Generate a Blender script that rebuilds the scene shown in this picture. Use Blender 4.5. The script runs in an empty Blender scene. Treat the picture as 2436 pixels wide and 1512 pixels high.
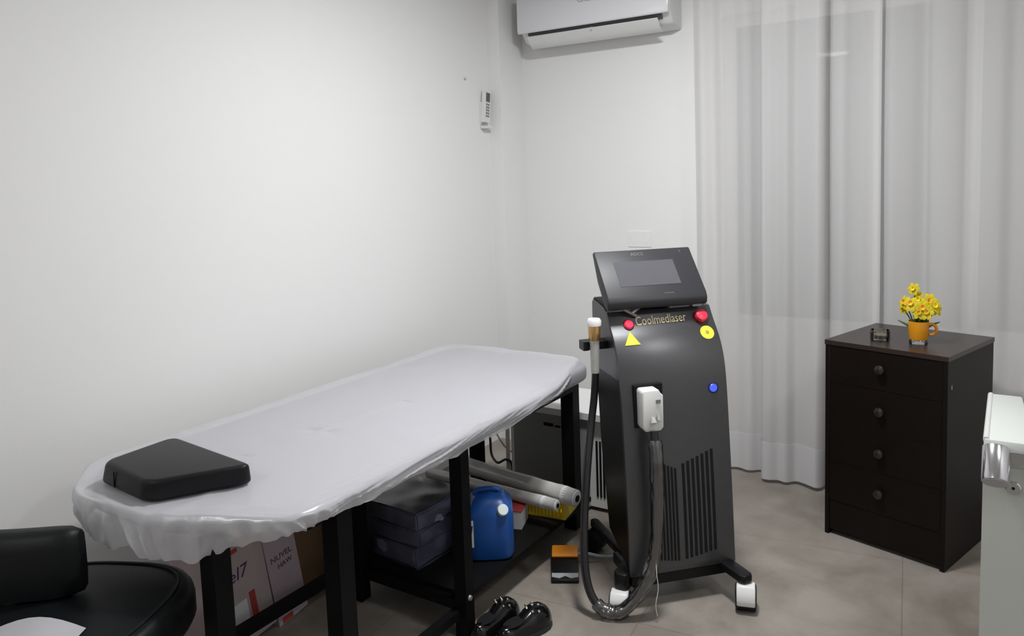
import bpy, bmesh, math, random
from mathutils import Vector, Matrix, noise

random.seed(7)
sc = bpy.context.scene
COL = sc.collection
R = math.radians

# ------------------------------------------------------------------ camera
def make_camera():
    cd = bpy.data.cameras.new('camera')
    cd.sensor_fit = 'HORIZONTAL'; cd.sensor_width = 36.0
    cd.lens = 1840.0 / 2436.0 * 36.0
    cd.shift_y = -158.0 / 2436.0
    cd.clip_start = 0.02; cd.clip_end = 60
    yaw, pitch, roll = R(33.0), R(5.5), R(1.98)
    fw = Vector((-math.sin(yaw)*math.cos(pitch), math.cos(yaw)*math.cos(pitch), -math.sin(pitch)))
    r0 = fw.cross(Vector((0, 0, 1))).normalized(); u0 = r0.cross(fw)
    r = r0*math.cos(roll) - u0*math.sin(roll)
    u = u0*math.cos(roll) + r0*math.sin(roll)
    m = Matrix((( r.x, u.x, -fw.x, 0.0), (r.y, u.y, -fw.y, 0.0), (r.z, u.z, -fw.z, 1.525), (0, 0, 0, 1)))
    o = bpy.data.objects.new('camera', cd); COL.objects.link(o)
    o.matrix_world = m
    sc.camera = o
make_camera()

# ------------------------------------------------------------------ world, exposure
w = bpy.data.worlds.new('world'); sc.world = w
w.use_nodes = True
w.node_tree.nodes['Background'].inputs[0].default_value = (0.30, 0.34, 0.42, 1)
w.node_tree.nodes['Background'].inputs[1].default_value = 0.25
sc.view_settings.view_transform = 'Standard'
sc.view_settings.look = 'None'
sc.view_settings.exposure = 0.0
sc.view_settings.gamma = 1.0
sc.view_settings.use_curve_mapping = False

# room lamp light (the fitting itself is built further down)
LAMP = (-0.88, 2.26, 2.70)
LAMP2 = (-1.63, -0.98, 2.70)
LAMP3 = (0.80, 1.85, 2.70)
def area(name, loc, size, power, col):
    l = bpy.data.lights.new(name, 'AREA'); l.shape = 'DISK'; l.size = size
    l.energy = power; l.color = col
    o = bpy.data.objects.new(name, l); COL.objects.link(o); o.location = loc
    return o
area('ceiling_light_glow', LAMP, 0.30, 48.0, (0.975, 0.985, 1.0))
area('right_ceiling_light_glow', LAMP3, 0.34, 14.5, (0.975, 0.985, 1.0))
area('rear_ceiling_light_glow', LAMP2, 0.30, 11.0, (0.975, 0.985, 1.0))

# ------------------------------------------------------------------ materials
MATS = {}
def mat(name, col, rough=0.5, metal=0.0, spec=0.5, noise_amt=0.0, noise_scale=8.0, bump=0.0, bump_scale=60.0,
        emit=None, estr=0.0, coat=0.0, alpha=1.0, trans=0.0, ior=1.45):
    if name in MATS: return MATS[name]
    m = bpy.data.materials.new(name); m.use_nodes = True
    nt = m.node_tree; b = nt.nodes['Principled BSDF']
    b.inputs['Base Color'].default_value = (*col, 1)
    b.inputs['Roughness'].default_value = rough
    b.inputs['Metallic'].default_value = metal
    b.inputs['Specular IOR Level'].default_value = spec
    b.inputs['Coat Weight'].default_value = coat
    b.inputs['Alpha'].default_value = alpha
    b.inputs['Transmission Weight'].default_value = trans
    b.inputs['IOR'].default_value = ior
    if emit:
        b.inputs['Emission Color'].default_value = (*emit, 1); b.inputs['Emission Strength'].default_value = estr
    tc = nt.nodes.new('ShaderNodeTexCoord')
    if noise_amt > 0:
        n = nt.nodes.new('ShaderNodeTexNoise'); n.inputs['Scale'].default_value = noise_scale
        n.inputs['Detail'].default_value = 5
        nt.links.new(tc.outputs['Object'], n.inputs['Vector'])
        mx = nt.nodes.new('ShaderNodeMix'); mx.data_type = 'RGBA'
        mx.inputs[6].default_value = (*[c*(1-noise_amt) for c in col], 1)
        mx.inputs[7].default_value = (*[min(1, c*(1+noise_amt)) for c in col], 1)
        nt.links.new(n.outputs['Fac'], mx.inputs[0])
        nt.links.new(mx.outputs[2], b.inputs['Base Color'])
    if bump > 0:
        n2 = nt.nodes.new('ShaderNodeTexNoise'); n2.inputs['Scale'].default_value = bump_scale
        n2.inputs['Detail'].default_value = 4
        nt.links.new(tc.outputs['Object'], n2.inputs['Vector'])
        bp = nt.nodes.new('ShaderNodeBump'); bp.inputs['Strength'].default_value = bump; bp.inputs['Distance'].default_value = 0.004
        nt.links.new(n2.outputs['Fac'], bp.inputs['Height']); nt.links.new(bp.outputs['Normal'], b.inputs['Normal'])
    MATS[name] = m
    return m

def fabric_sheer(name, col, transp, transl, rough_noise=0.0, bump=0.0, gloss=0.0, bump_scale=25.0):
    m = bpy.data.materials.new(name); m.use_nodes = True
    nt = m.node_tree; nt.nodes.clear()
    out = nt.nodes.new('ShaderNodeOutputMaterial')
    d = nt.nodes.new('ShaderNodeBsdfDiffuse'); d.inputs[0].default_value = (*col, 1)
    t = nt.nodes.new('ShaderNodeBsdfTranslucent'); t.inputs[0].default_value = (*col, 1)
    tr = nt.nodes.new('ShaderNodeBsdfTransparent')
    m1 = nt.nodes.new('ShaderNodeMixShader'); m1.inputs[0].default_value = transl
    nt.links.new(d.outputs[0], m1.inputs[1]); nt.links.new(t.outputs[0], m1.inputs[2])
    last = m1
    tc = nt.nodes.new('ShaderNodeTexCoord')
    if gloss > 0:
        g = nt.nodes.new('ShaderNodeBsdfGlossy'); g.inputs['Roughness'].default_value = 0.22
        mg = nt.nodes.new('ShaderNodeMixShader'); mg.inputs[0].default_value = gloss
        nt.links.new(last.outputs[0], mg.inputs[1]); nt.links.new(g.outputs[0], mg.inputs[2]); last = mg
    if bump > 0:
        n = nt.nodes.new('ShaderNodeTexNoise'); n.inputs['Scale'].default_value = bump_scale; n.inputs['Detail'].default_value = 5
        nt.links.new(tc.outputs['Object'], n.inputs['Vector'])
        b = nt.nodes.new('ShaderNodeBump'); b.inputs['Strength'].default_value = bump; b.inputs['Distance'].default_value = 0.01
        nt.links.new(n.outputs['Fac'], b.inputs['Height'])
        nt.links.new(b.outputs['Normal'], d.inputs['Normal'])
        if gloss > 0: nt.links.new(b.outputs['Normal'], g.inputs['Normal'])
    m2 = nt.nodes.new('ShaderNodeMixShader'); m2.inputs[0].default_value = transp
    nt.links.new(last.outputs[0], m2.inputs[1]); nt.links.new(tr.outputs[0], m2.inputs[2])
    nt.links.new(m2.outputs[0], out.inputs[0])
    return m

def glass_thin(name, tint, refl=0.08, rough=0.02):
    m = bpy.data.materials.new(name); m.use_nodes = True
    nt = m.node_tree; nt.nodes.clear()
    out = nt.nodes.new('ShaderNodeOutputMaterial')
    tr = nt.nodes.new('ShaderNodeBsdfTransparent'); tr.inputs[0].default_value = (*tint, 1)
    g = nt.nodes.new('ShaderNodeBsdfGlossy'); g.inputs['Roughness'].default_value = rough
    fr = nt.nodes.new('ShaderNodeFresnel'); fr.inputs[0].default_value = 1.5
    ad = nt.nodes.new('ShaderNodeMath'); ad.operation = 'ADD'; ad.inputs[1].default_value = refl
    nt.links.new(fr.outputs[0], ad.inputs[0])
    m2 = nt.nodes.new('ShaderNodeMixShader')
    nt.links.new(ad.outputs[0], m2.inputs[0])
    nt.links.new(tr.outputs[0], m2.inputs[1]); nt.links.new(g.outputs[0], m2.inputs[2])
    nt.links.new(m2.outputs[0], out.inputs[0])
    return m

def floor_mat():
    m = bpy.data.materials.new('floor_tiles'); m.use_nodes = True
    nt = m.node_tree; b = nt.nodes['Principled BSDF']
    tc = nt.nodes.new('ShaderNodeTexCoord')
    mp = nt.nodes.new('ShaderNodeMapping')
    mp.inputs['Rotation'].default_value = (0, 0, R(-5.8)); 
    nt.links.new(tc.outputs['Object'], mp.inputs['Vector'])
    br = nt.nodes.new('ShaderNodeTexBrick'); br.offset = 0.0
    br.inputs['Scale'].default_value = 1.0
    br.inputs['Brick Width'].default_value = 0.8; br.inputs['Row Height'].default_value = 0.8
    br.inputs['Mortar Size'].default_value = 0.0022; br.inputs['Mortar Smooth'].default_value = 0.2
    br.inputs['Color1'].default_value = (1, 1, 1, 1); br.inputs['Color2'].default_value = (0.93, 0.93, 0.93, 1)
    br.inputs['Mortar'].default_value = (0.74, 0.72, 0.69, 1)
    nt.links.new(mp.outputs[0], br.inputs['Vector'])
    n = nt.nodes.new('ShaderNodeTexNoise'); n.inputs['Scale'].default_value = 3.0; n.inputs['Detail'].default_value = 8
    n.inputs['Roughness'].default_value = 0.6; n.inputs['Distortion'].default_value = 0.35
    nt.links.new(tc.outputs['Object'], n.inputs['Vector'])
    cr = nt.nodes.new('ShaderNodeValToRGB')
    cr.color_ramp.elements[0].position = 0.34; cr.color_ramp.elements[0].color = (0.205, 0.176, 0.146, 1)  # marble mottle, its tones spread wider to paint in uneven light on the floor
    cr.color_ramp.elements[1].position = 0.62; cr.color_ramp.elements[1].color = (0.310, 0.282, 0.248, 1)
    nt.links.new(n.outputs['Fac'], cr.inputs[0])
    mx = nt.nodes.new('ShaderNodeMix'); mx.data_type = 'RGBA'; mx.blend_type = 'MULTIPLY'; mx.inputs[0].default_value = 1.0
    nt.links.new(cr.outputs[0], mx.inputs[6]); nt.links.new(br.outputs['Color'], mx.inputs[7])
    nt.links.new(mx.outputs[2], b.inputs['Base Color'])
    b.inputs['Roughness'].default_value = 0.30; b.inputs['Specular IOR Level'].default_value = 0.35
    return m

M = dict(
    wall=mat('wall_paint', (0.80, 0.797, 0.787), 0.75, spec=0.2, noise_amt=0.012, noise_scale=2.0, bump=0.05, bump_scale=160),
    ceil=mat('ceiling_paint', (0.84, 0.84, 0.83), 0.8, spec=0.1, noise_amt=0.01),
    floor=floor_mat(),
    black=mat('black_metal', (0.0050, 0.0050, 0.0055), 0.50, spec=0.14, noise_amt=0.1, noise_scale=30),
    vinyl=mat('black_vinyl', (0.0060, 0.0060, 0.0075), 0.42, spec=0.30, noise_amt=0.1, noise_scale=20, bump=0.12, bump_scale=220),
    vinyl2=mat('chair_vinyl', (0.0050, 0.0060, 0.0068), 0.46, spec=0.28, noise_amt=0.1, noise_scale=20, bump=0.12, bump_scale=200),
    matt=mat('mattress_vinyl', (0.30, 0.295, 0.32), 0.45, spec=0.5, noise_amt=0.05),
    machine=mat('gunmetal_paint', (0.105, 0.105, 0.110), 0.36, metal=0.75, spec=0.5, noise_amt=0.05, noise_scale=40),
    machine_black=mat('machine_black', (0.006, 0.006, 0.0065), 0.40, spec=0.3, noise_amt=0.08),
    slot=mat('vent_black', (0.010, 0.010, 0.011), 0.6, spec=0.2, noise_amt=0.05),
    screenf=mat('monitor_shell', (0.030, 0.030, 0.034), 0.45, spec=0.4, noise_amt=0.04),
    screen=mat('screen_glass', (0.095, 0.095, 0.105), 0.16, spec=0.7, noise_amt=0.03),
    red=mat('red_plastic', (0.75, 0.035, 0.075), 0.30, spec=0.5, noise_amt=0.03, emit=(0.9, 0.03, 0.08), estr=0.0),
    red_lit=mat('red_lit', (0.8, 0.03, 0.08), 0.3, noise_amt=0.02, emit=(1.0, 0.04, 0.09), estr=0.55),
    red_dark=mat('red_dark', (0.16, 0.008, 0.014), 0.35, noise_amt=0.05),
    blue_lit=mat('blue_lit', (0.04, 0.06, 0.6), 0.3, noise_amt=0.02, emit=(0.05, 0.09, 1.0), estr=1.1),
    blue_dark=mat('blue_dark', (0.01, 0.012, 0.06), 0.3, noise_amt=0.05),
    yellow=mat('yellow_label', (0.72, 0.66, 0.05), 0.45, noise_amt=0.04, noise_scale=30),
    yelldark=mat('olive_print', (0.36, 0.33, 0.03), 0.5, noise_amt=0.05),
    gold=mat('gold_letter', (0.74, 0.64, 0.40), 0.40, metal=0.2, noise_amt=0.10, noise_scale=60),
    copper=mat('copper', (0.62, 0.37, 0.15), 0.32, metal=0.75, noise_amt=0.12, noise_scale=30),
    white_pl=mat('white_plastic', (0.74, 0.74, 0.73), 0.38, spec=0.4, noise_amt=0.015),
    white_gloss=mat('white_gloss', (0.76, 0.755, 0.785), 0.16, spec=0.5, noise_amt=0.01),
    grey_pl=mat('grey_plastic', (0.40, 0.40, 0.41), 0.45, noise_amt=0.05),
    steel_br=mat('bracket_steel', (0.34, 0.34, 0.36), 0.35, metal=0.6, noise_amt=0.05),
    socket_w=mat('socket_white', (0.80, 0.80, 0.79), 0.6, spec=0.2, noise_amt=0.01),
    hand=mat('handle_grey', (0.46, 0.46, 0.42), 0.38, metal=0.15, noise_amt=0.18, noise_scale=45),
    hose=mat('hose_rubber', (0.018, 0.017, 0.018), 0.32, spec=0.5, noise_amt=0.1),
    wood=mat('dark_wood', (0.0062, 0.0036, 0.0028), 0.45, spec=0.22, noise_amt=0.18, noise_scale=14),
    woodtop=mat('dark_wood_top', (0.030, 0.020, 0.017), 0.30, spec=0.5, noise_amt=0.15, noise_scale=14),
    knob=mat('dark_knob', (0.022, 0.016, 0.014), 0.22, spec=0.6, noise_amt=0.08),
    chip=mat('bare_chip', (0.50, 0.45, 0.40), 0.7, noise_amt=0.1),
    orange_gl=mat('orange_glass', (0.86, 0.36, 0.015), 0.15, noise_amt=0.04, trans=0.25),
    glass=glass_thin('clear_glass', (0.95, 0.95, 0.94)),
    wrap=glass_thin('bundle_wrap', (0.92, 0.92, 0.94), 0.035, 0.22),
    pane=glass_thin('window_glass', (0.42, 0.43, 0.45), 0.03),
    film=glass_thin('plastic_wrap', (0.88, 0.89, 0.90), 0.16, 0.16),
    petal=mat('daffodil_yellow', (0.86, 0.72, 0.03), 0.6, noise_amt=0.10, noise_scale=50),
    trumpet=mat('daffodil_orange', (0.85, 0.50, 0.02), 0.6, noise_amt=0.10, noise_scale=50),
    green=mat('leaf_green', (0.045, 0.105, 0.022), 0.55, noise_amt=0.25, noise_scale=40),
    chrome=mat('chrome', (0.62, 0.62, 0.64), 0.16, metal=1.0, noise_amt=0.03),
    cab=mat('cabinet_paint', (0.56, 0.58, 0.55), 0.42, spec=0.4, noise_amt=0.02),
    cab2=mat('cabinet_recess', (0.30, 0.31, 0.30), 0.5, noise_amt=0.03),
    paper=mat('paper_white', (0.80, 0.79, 0.83), 0.7, noise_amt=0.02),
    card=mat('cardboard', (0.215, 0.130, 0.070), 0.8, noise_amt=0.12, noise_scale=10),
    carton=mat('carton_pink', (0.50, 0.41, 0.42), 0.55, noise_amt=0.16, noise_scale=14),
    carton2=mat('carton_lilac', (0.46, 0.38, 0.42), 0.55, noise_amt=0.16, noise_scale=12),
    cyel=mat('carton_yellow', (0.46, 0.36, 0.12), 0.6, noise_amt=0.15),
    cred=mat('carton_red', (0.42, 0.055, 0.05), 0.6, noise_amt=0.1),
    navy_ink=mat('navy_ink', (0.05, 0.04, 0.12), 0.6, noise_amt=0.05),
    plum_ink=mat('plum_ink', (0.10, 0.06, 0.09), 0.6, noise_amt=0.05),
    navy=mat('navy_fabric', (0.17, 0.18, 0.25), 0.5, spec=0.5, noise_amt=0.22, noise_scale=12, bump=0.5, bump_scale=28),
    bluecan=mat('blue_plastic', (0.012, 0.075, 0.30), 0.34, spec=0.45, noise_amt=0.06),
    capw=mat('cap_white', (0.66, 0.72, 0.72), 0.4, noise_amt=0.05),
    rollw=fabric_sheer('roll_plastic', (0.62, 0.61, 0.58), 0.0, 0.1, bump=0.3, gloss=0.12),
    rollend=mat('roll_white', (0.80, 0.79, 0.84), 0.45, noise_amt=0.03),
    basket=mat('basket_yellow', (0.72, 0.52, 0.02), 0.4, noise_amt=0.10),
    orange=mat('pedal_orange', (0.80, 0.27, 0.015), 0.45, noise_amt=0.06),
    pedal_grey=mat('pedal_grey', (0.30, 0.32, 0.32), 0.45, noise_amt=0.06),
    patent=mat('patent_black', (0.004, 0.004, 0.0045), 0.12, spec=0.4, coat=0.25, noise_amt=0.1),
    sole=mat('shoe_sole', (0.02, 0.02, 0.02), 0.6, noise_amt=0.1),
    crystal=mat('crystal', (0.9, 0.88, 0.8), 0.08, metal=1.0, noise_amt=0.05),
    fridge=mat('appliance_grey', (0.27, 0.27, 0.265), 0.5, noise_amt=0.03),
    fridgew=mat('appliance_white', (0.72, 0.72, 0.71), 0.45, noise_amt=0.02),
    wire=mat('wire_black', (0.02, 0.02, 0.02), 0.5, noise_amt=0.1),
    pipe=mat('pipe_beige', (0.52, 0.48, 0.43), 0.5, noise_amt=0.05),
    wirew=mat('wire_blue_grey', (0.35, 0.40, 0.45), 0.5, noise_amt=0.05),
    thread=mat('thread_white', (0.75, 0.72, 0.66), 0.7, noise_amt=0.05),
    lcd=mat('lcd_grey', (0.10, 0.105, 0.10), 0.3, noise_amt=0.1),
    key=mat('key_grey', (0.22, 0.22, 0.22), 0.5, noise_amt=0.2, noise_scale=60),
    logo=mat('logo_grey', (0.36, 0.36, 0.38), 0.5, noise_amt=0.05),
    mlogo=mat('logo_silver', (0.17, 0.17, 0.19), 0.4, noise_amt=0.05),
    dark_gap=mat('dark_gap', (0.13, 0.13, 0.14), 0.7, noise_amt=0.1),
    jar=mat('jar_amber', (0.16, 0.13, 0.08), 0.25, noise_amt=0.25, noise_scale=30),
    frame=mat('window_frame_white', (0.70, 0.70, 0.69), 0.45, noise_amt=0.02),
    tack=mat('tack_grey', (0.5, 0.5, 0.49), 0.5, noise_amt=0.05),
    lampface=mat('lamp_diffuser', (0.9, 0.9, 0.9), 0.5, noise_amt=0.01, emit=(1, 0.985, 0.965), estr=6.0),
)
M['sheer'] = fabric_sheer('sheer_curtain', (0.80, 0.79, 0.785), 0.195, 0.30, bump=0.06, bump_scale=90)
M['hem'] = fabric_sheer('sheer_hem', (0.82, 0.81, 0.82), 0.08, 0.30)
M['sheet'] = fabric_sheer('disposable_sheet', (0.77, 0.77, 0.805), 0.34, 0.22, bump=0.22, gloss=0.08, bump_scale=14)

# ------------------------------------------------------------------ mesh helpers
def new(): return bmesh.new()
def box(bm, c, s, rot=None, taper=None):
    """axis box centred at c with size s; rot = Matrix 3x3/4x4; taper = (sx, sy) scale of the top"""
    vs = []
    for dz in (-.5, .5):
        for dx, dy in ((-.5, -.5), (.5, -.5), (.5, .5), (-.5, .5)):
            k = taper if (taper and dz > 0) else (1, 1)
            v = Vector((dx*s[0]*k[0], dy*s[1]*k[1], dz*s[2]))
            if rot: v = rot @ v
            vs.append(bm.verts.new(v + Vector(c)))
    q = [(3, 2, 1, 0), (4, 5, 6, 7), (0, 1, 5, 4), (1, 2, 6, 5), (2, 3, 7, 6), (3, 0, 4, 7)]
    for f in q: bm.faces.new([vs[i] for i in f])
    return vs
def prism(bm, pts, a, b, axis='x'):
    """closed outline pts (2-D) extruded between a and b along axis: x:(y,z) y:(x,z) z:(x,y)"""
    def P(p, t):
        return {'x': (t, p[0], p[1]), 'y': (p[0], t, p[1]), 'z': (p[0], p[1], t)}[axis]
    va = [bm.verts.new(P(p, a)) for p in pts]; vb = [bm.verts.new(P(p, b)) for p in pts]
    n = len(pts)
    bm.faces.new(va[::-1]); bm.faces.new(vb)
    for i in range(n):
        bm.faces.new((va[i], va[(i+1) % n], vb[(i+1) % n], vb[i]))
    bmesh.ops.recalc_face_normals(bm, faces=bm.faces)
def cyl(bm, p0, p1, r0, r1=None, n=24, cap=True):
    r1 = r0 if r1 is None else r1
    p0, p1 = Vector(p0), Vector(p1); d = (p1-p0).normalized()
    a = Vector((0, 0, 1)) if abs(d.z) < .9 else Vector((1, 0, 0))
    u = d.cross(a).normalized(); v = d.cross(u)
    A = [bm.verts.new(p0+(u*math.cos(2*math.pi*i/n)+v*math.sin(2*math.pi*i/n))*r0) for i in range(n)]
    B = [bm.verts.new(p1+(u*math.cos(2*math.pi*i/n)+v*math.sin(2*math.pi*i/n))*r1) for i in range(n)]
    for i in range(n): bm.faces.new((A[i], A[(i+1) % n], B[(i+1) % n], B[i]))
    if cap: bm.faces.new(A[::-1]); bm.faces.new(B)
    bmesh.ops.recalc_face_normals(bm, faces=bm.faces)
def lathe(bm, prof, o=(0, 0, 0), n=32, axis=None):
    """profile of (radius, height); axis: Matrix turning +Z"""
    rings = []
    for r, h in prof:
        ring = []
        for i in range(n):
            v = Vector((r*math.cos(2*math.pi*i/n), r*math.sin(2*math.pi*i/n), h))
            if axis: v = axis @ v
            ring.append(bm.verts.new(v+Vector(o)))
        rings.append(ring)
    for a, b in zip(rings, rings[1:]):
        for i in range(n): bm.faces.new((a[i], a[(i+1) % n], b[(i+1) % n], b[i]))
    if prof[0][0] > 1e-6: bm.faces.new(rings[0][::-1])
    if prof[-1][0] > 1e-6: bm.faces.new(rings[-1])
    bmesh.ops.remove_doubles(bm, verts=bm.verts, dist=1e-6)
    bmesh.ops.recalc_face_normals(bm, faces=bm.faces)
def spline(pts, k=8):
    pts = [Vector(p) for p in pts]
    out = []
    for i in range(len(pts)-1):
        p0 = pts[max(i-1, 0)]; p1 = pts[i]; p2 = pts[i+1]; p3 = pts[min(i+2, len(pts)-1)]
        for j in range(k):
            t = j/k
            out.append(.5*((2*p1)+(p2-p0)*t+(2*p0-5*p1+4*p2-p3)*t*t+(3*p1-p0-3*p2+p3)*t*t*t))
    out.append(pts[-1]); return out
def tube(bm, pts, r, n=12, rf=None):
    prev = None; rings = []
    for i, p in enumerate(pts):
        d = (pts[min(i+1, len(pts)-1)]-pts[max(i-1, 0)]).normalized()
        if prev is None:
            a = Vector((0, 0, 1)) if abs(d.z) < .9 else Vector((1, 0, 0)); u = d.cross(a).normalized()
        else:
            u = (prev-d*prev.dot(d)).normalized()
        prev = u; v = d.cross(u)
        rr = rf(i/(len(pts)-1)) if rf else r
        rings.append([bm.verts.new(p+(u*math.cos(2*math.pi*j/n)+v*math.sin(2*math.pi*j/n))*rr) for j in range(n)])
    for a, b in zip(rings, rings[1:]):
        for j in range(n): bm.faces.new((a[j], a[(j+1) % n], b[(j+1) % n], b[j]))
    bm.faces.new(rings[0][::-1]); bm.faces.new(rings[-1])
    bmesh.ops.recalc_face_normals(bm, faces=bm.faces)
def bev(bm, w, seg=2, ang=35):
    es = [e for e in bm.edges if len(e.link_faces) == 2 and e.calc_face_angle(0) > R(ang)]
    if es: bmesh.ops.bevel(bm, geom=es, offset=w, segments=seg, profile=.5, affect='EDGES', clamp_overlap=True)
def xform(bm, m): bmesh.ops.transform(bm, matrix=m, verts=bm.verts)
def obj(name, bm, m, parent=None, loc=None, rot=None, sharp=38):
    me = bpy.data.meshes.new(name); bm.to_mesh(me); bm.free()
    for p in me.polygons: p.use_smooth = True
    me.set_sharp_from_angle(angle=R(sharp))
    me.materials.append(m if not isinstance(m, str) else M[m])
    o = bpy.data.objects.new(name, me); COL.objects.link(o)
    if parent: o.parent = parent
    if loc: o.location = loc
    if rot: o.rotation_euler = rot
    return o
def bx(name, c, s, m, parent=None, b=0.003, rot=None, taper=None, seg=2):
    bm = new(); box(bm, c, s, rot, taper)
    if b: bev(bm, b, seg)
    return obj(name, bm, m, parent)
def thing(name, label, cat, loc=(0, 0, 0), rz=0, group=None):
    o = bpy.data.objects.new(name, None); COL.objects.link(o)
    o.empty_display_size = 0.05
    o.location = loc; o.rotation_euler = (0, 0, rz)
    o['label'] = label; o['category'] = cat
    if group: o['group'] = group
    return o
def tag(o, label, cat, group=None):
    o['label'] = label; o['category'] = cat
    if group: o['group'] = group
    return o
def struct(o): o['kind'] = 'structure'; return o
def text_obj(name, s, size, m, parent, mw, extrude=0.0004, shear=0.0):
    cu = bpy.data.curves.new(name, 'FONT'); cu.body = s; cu.size = size; cu.extrude = extrude
    cu.align_x = 'CENTER'; cu.align_y = 'CENTER'; cu.shear = shear; cu.resolution_u = 3
    tmp = bpy.data.objects.new(name+'_tmp', cu); COL.objects.link(tmp)
    dg = bpy.context.evaluated_depsgraph_get()
    me = bpy.data.meshes.new_from_object(tmp.evaluated_get(dg))
    bpy.data.objects.remove(tmp); bpy.data.curves.remove(cu)
    me.transform(mw); me.name = name
    me.materials.clear(); me.materials.append(M[m])
    o = bpy.data.objects.new(name, me); COL.objects.link(o); o.parent = parent
    return o
def frame_mat(o, xdir, ydir):
    """matrix whose X and Y axes are xdir and ydir, origin o"""
    x = Vector(xdir).normalized(); y = Vector(ydir); y = (y-x*y.dot(x)).normalized(); z = x.cross(y)
    return Matrix(((x.x, y.x, z.x, o[0]), (x.y, y.y, z.y, o[1]), (x.z, y.z, z.z, o[2]), (0, 0, 0, 1)))

# ------------------------------------------------------------------ room shell
XL, XR, YB, YF, ZC = -2.50, 1.45, 3.90, -1.30, 2.75
def slab(name, c, s, m): return struct(bx(name, c, s, m, None, 0))
slab('floor', ((XL+XR)/2, (YF+YB)/2, -0.05), (XR-XL+.4, YB-YF+.4, 0.10), 'floor')
slab('ceiling', ((XL+XR)/2, (YF+YB)/2, ZC+.05), (XR-XL+.4, YB-YF+.4, 0.10), 'ceil')
slab('wall_left', (XL-.06, (YF+YB)/2, ZC/2), (.12, YB-YF+.4, ZC), 'wall')
slab('wall_right', (XR+.06, (YF+YB)/2, ZC/2), (.12, YB-YF+.4, ZC), 'wall')
slab('wall_front', ((XL+XR)/2, YF-.06, ZC/2), (XR-XL, .12, ZC), 'wall')
WX0, WX1, WZ0, WZ1 = -1.235, 0.95, 0.72, 2.285
bm = new()
T = 0.16
def bb(x0, x1, z0, z1): box(bm, ((x0+x1)/2, YB+T/2, (z0+z1)/2), (x1-x0, T, z1-z0))
bb(XL, WX0, 0, ZC); bb(WX1, XR, 0, ZC); bb(WX0, WX1, 0, WZ0); bb(WX0, WX1, WZ1, ZC)
struct(obj('wall_back', bm, 'wall'))
# corner column
o = bx('trim_1', ((-2.50-2.415)/2, (3.66+3.90)/2, ZC/2), (.085, .24, ZC), 'wall', None, 0.002); struct(o)
# window with frame and panes
bm = new()
fy = YB+0.06
for x in (WX0+.03, -0.15, WX1-.03): box(bm, (x, fy, (WZ0+WZ1)/2), (.06, .06, WZ1-WZ0))
for z in (WZ0+.03, WZ1-.03): box(bm, ((WX0+WX1)/2, fy, z), (WX1-WX0, .058, .06))
wo = struct(obj('window_1', bm, 'frame'))
for xa, xb in ((WX0+.06, -.18), (-.12, WX1-.06)):
    obj('pane', (lambda b: (box(b, ((xa+xb)/2, fy, (WZ0+WZ1)/2), (xb-xa, .008, WZ1-WZ0-.12)), b)[1])(new()), 'pane', wo)
# curtain rail on the ceiling
o = bx('trim_2', (-0.05, 3.765, ZC-.02), (2.9, .16, .04), 'frame', None, .004); struct(o)

# ceiling lights (out of the frame, they light the room)
def ceiling_light(p, label):
    t = thing('ceiling_light', label, 'light', (p[0], p[1], ZC), 0, 'round ceiling lights')
    bm = new(); lathe(bm, [(.17, 0), (.19, -.004), (.19, -.028), (.175, -.034), (.165, -.034), (.165, -.02)])
    obj('rim', bm, 'white_pl', t)
    bm = new(); lathe(bm, [(0.001, -.03), (.164, -.03), (.164, -.022), (.001, -.022)])
    obj('diffuser', bm, 'lampface', t)
ceiling_light(LAMP, 'round white ceiling light above the treatment bed')
ceiling_light(LAMP3, 'round white ceiling light on the right side in front of the curtain')
ceiling_light(LAMP2, 'round white ceiling light above the place the photo is taken from')

# ------------------------------------------------------------------ curtains
def curtain(name, label, prof, zb, zt, hem_z, seed):
    pr = spline([(x, y, 0) for x, y in prof], 6)
    t = thing(name, label, 'curtain', (pr[len(pr)//2].x, pr[len(pr)//2].y, 0))
    ox, oy = t.location.x, t.location.y
    nz = 30
    def sheet(z0, z1, nzz, off):
        bm = new(); rows = []
        n = len(pr)
        nor = []
        for i in range(n):
            d = pr[min(i+1, n-1)]-pr[max(i-1, 0)]
            nor.append(Vector((d.y, -d.x, 0)).normalized())
        for k in range(nzz+1):
            z = z0+(z1-z0)*k/nzz
            row = []
            for i, p in enumerate(pr):
                amp = .75+.35*(1-z/2.7)
                q = Vector((p.x, 3.76+(p.y-3.76)*amp, z)) if True else p
                wob = noise.noise(Vector((p.x*5+seed, z*.9, seed)))*.010
                drop = noise.noise(Vector((p.x*7+seed*3, 0, 1)))*.014 if k == 0 and off else 0
                q = Vector((q.x+noise.noise(Vector((z*.7, seed, p.x*2)))*.006, q.y+wob, z+drop)) + nor[i]*off
                row.append(bm.verts.new((q.x-ox, q.y-oy, q.z)))
            rows.append(row)
        for a, b in zip(rows, rows[1:]):
            for i in range(len(a)-1): bm.faces.new((a[i], a[i+1], b[i+1], b[i]))
        return bm
    obj('cloth', sheet(zb+.004, zt, nz, 0.0), 'sheer', t, sharp=180)
    obj('hem', sheet(zb, hem_z, 4, 0.0022), 'hem', t, sharp=180)
    return t
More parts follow.
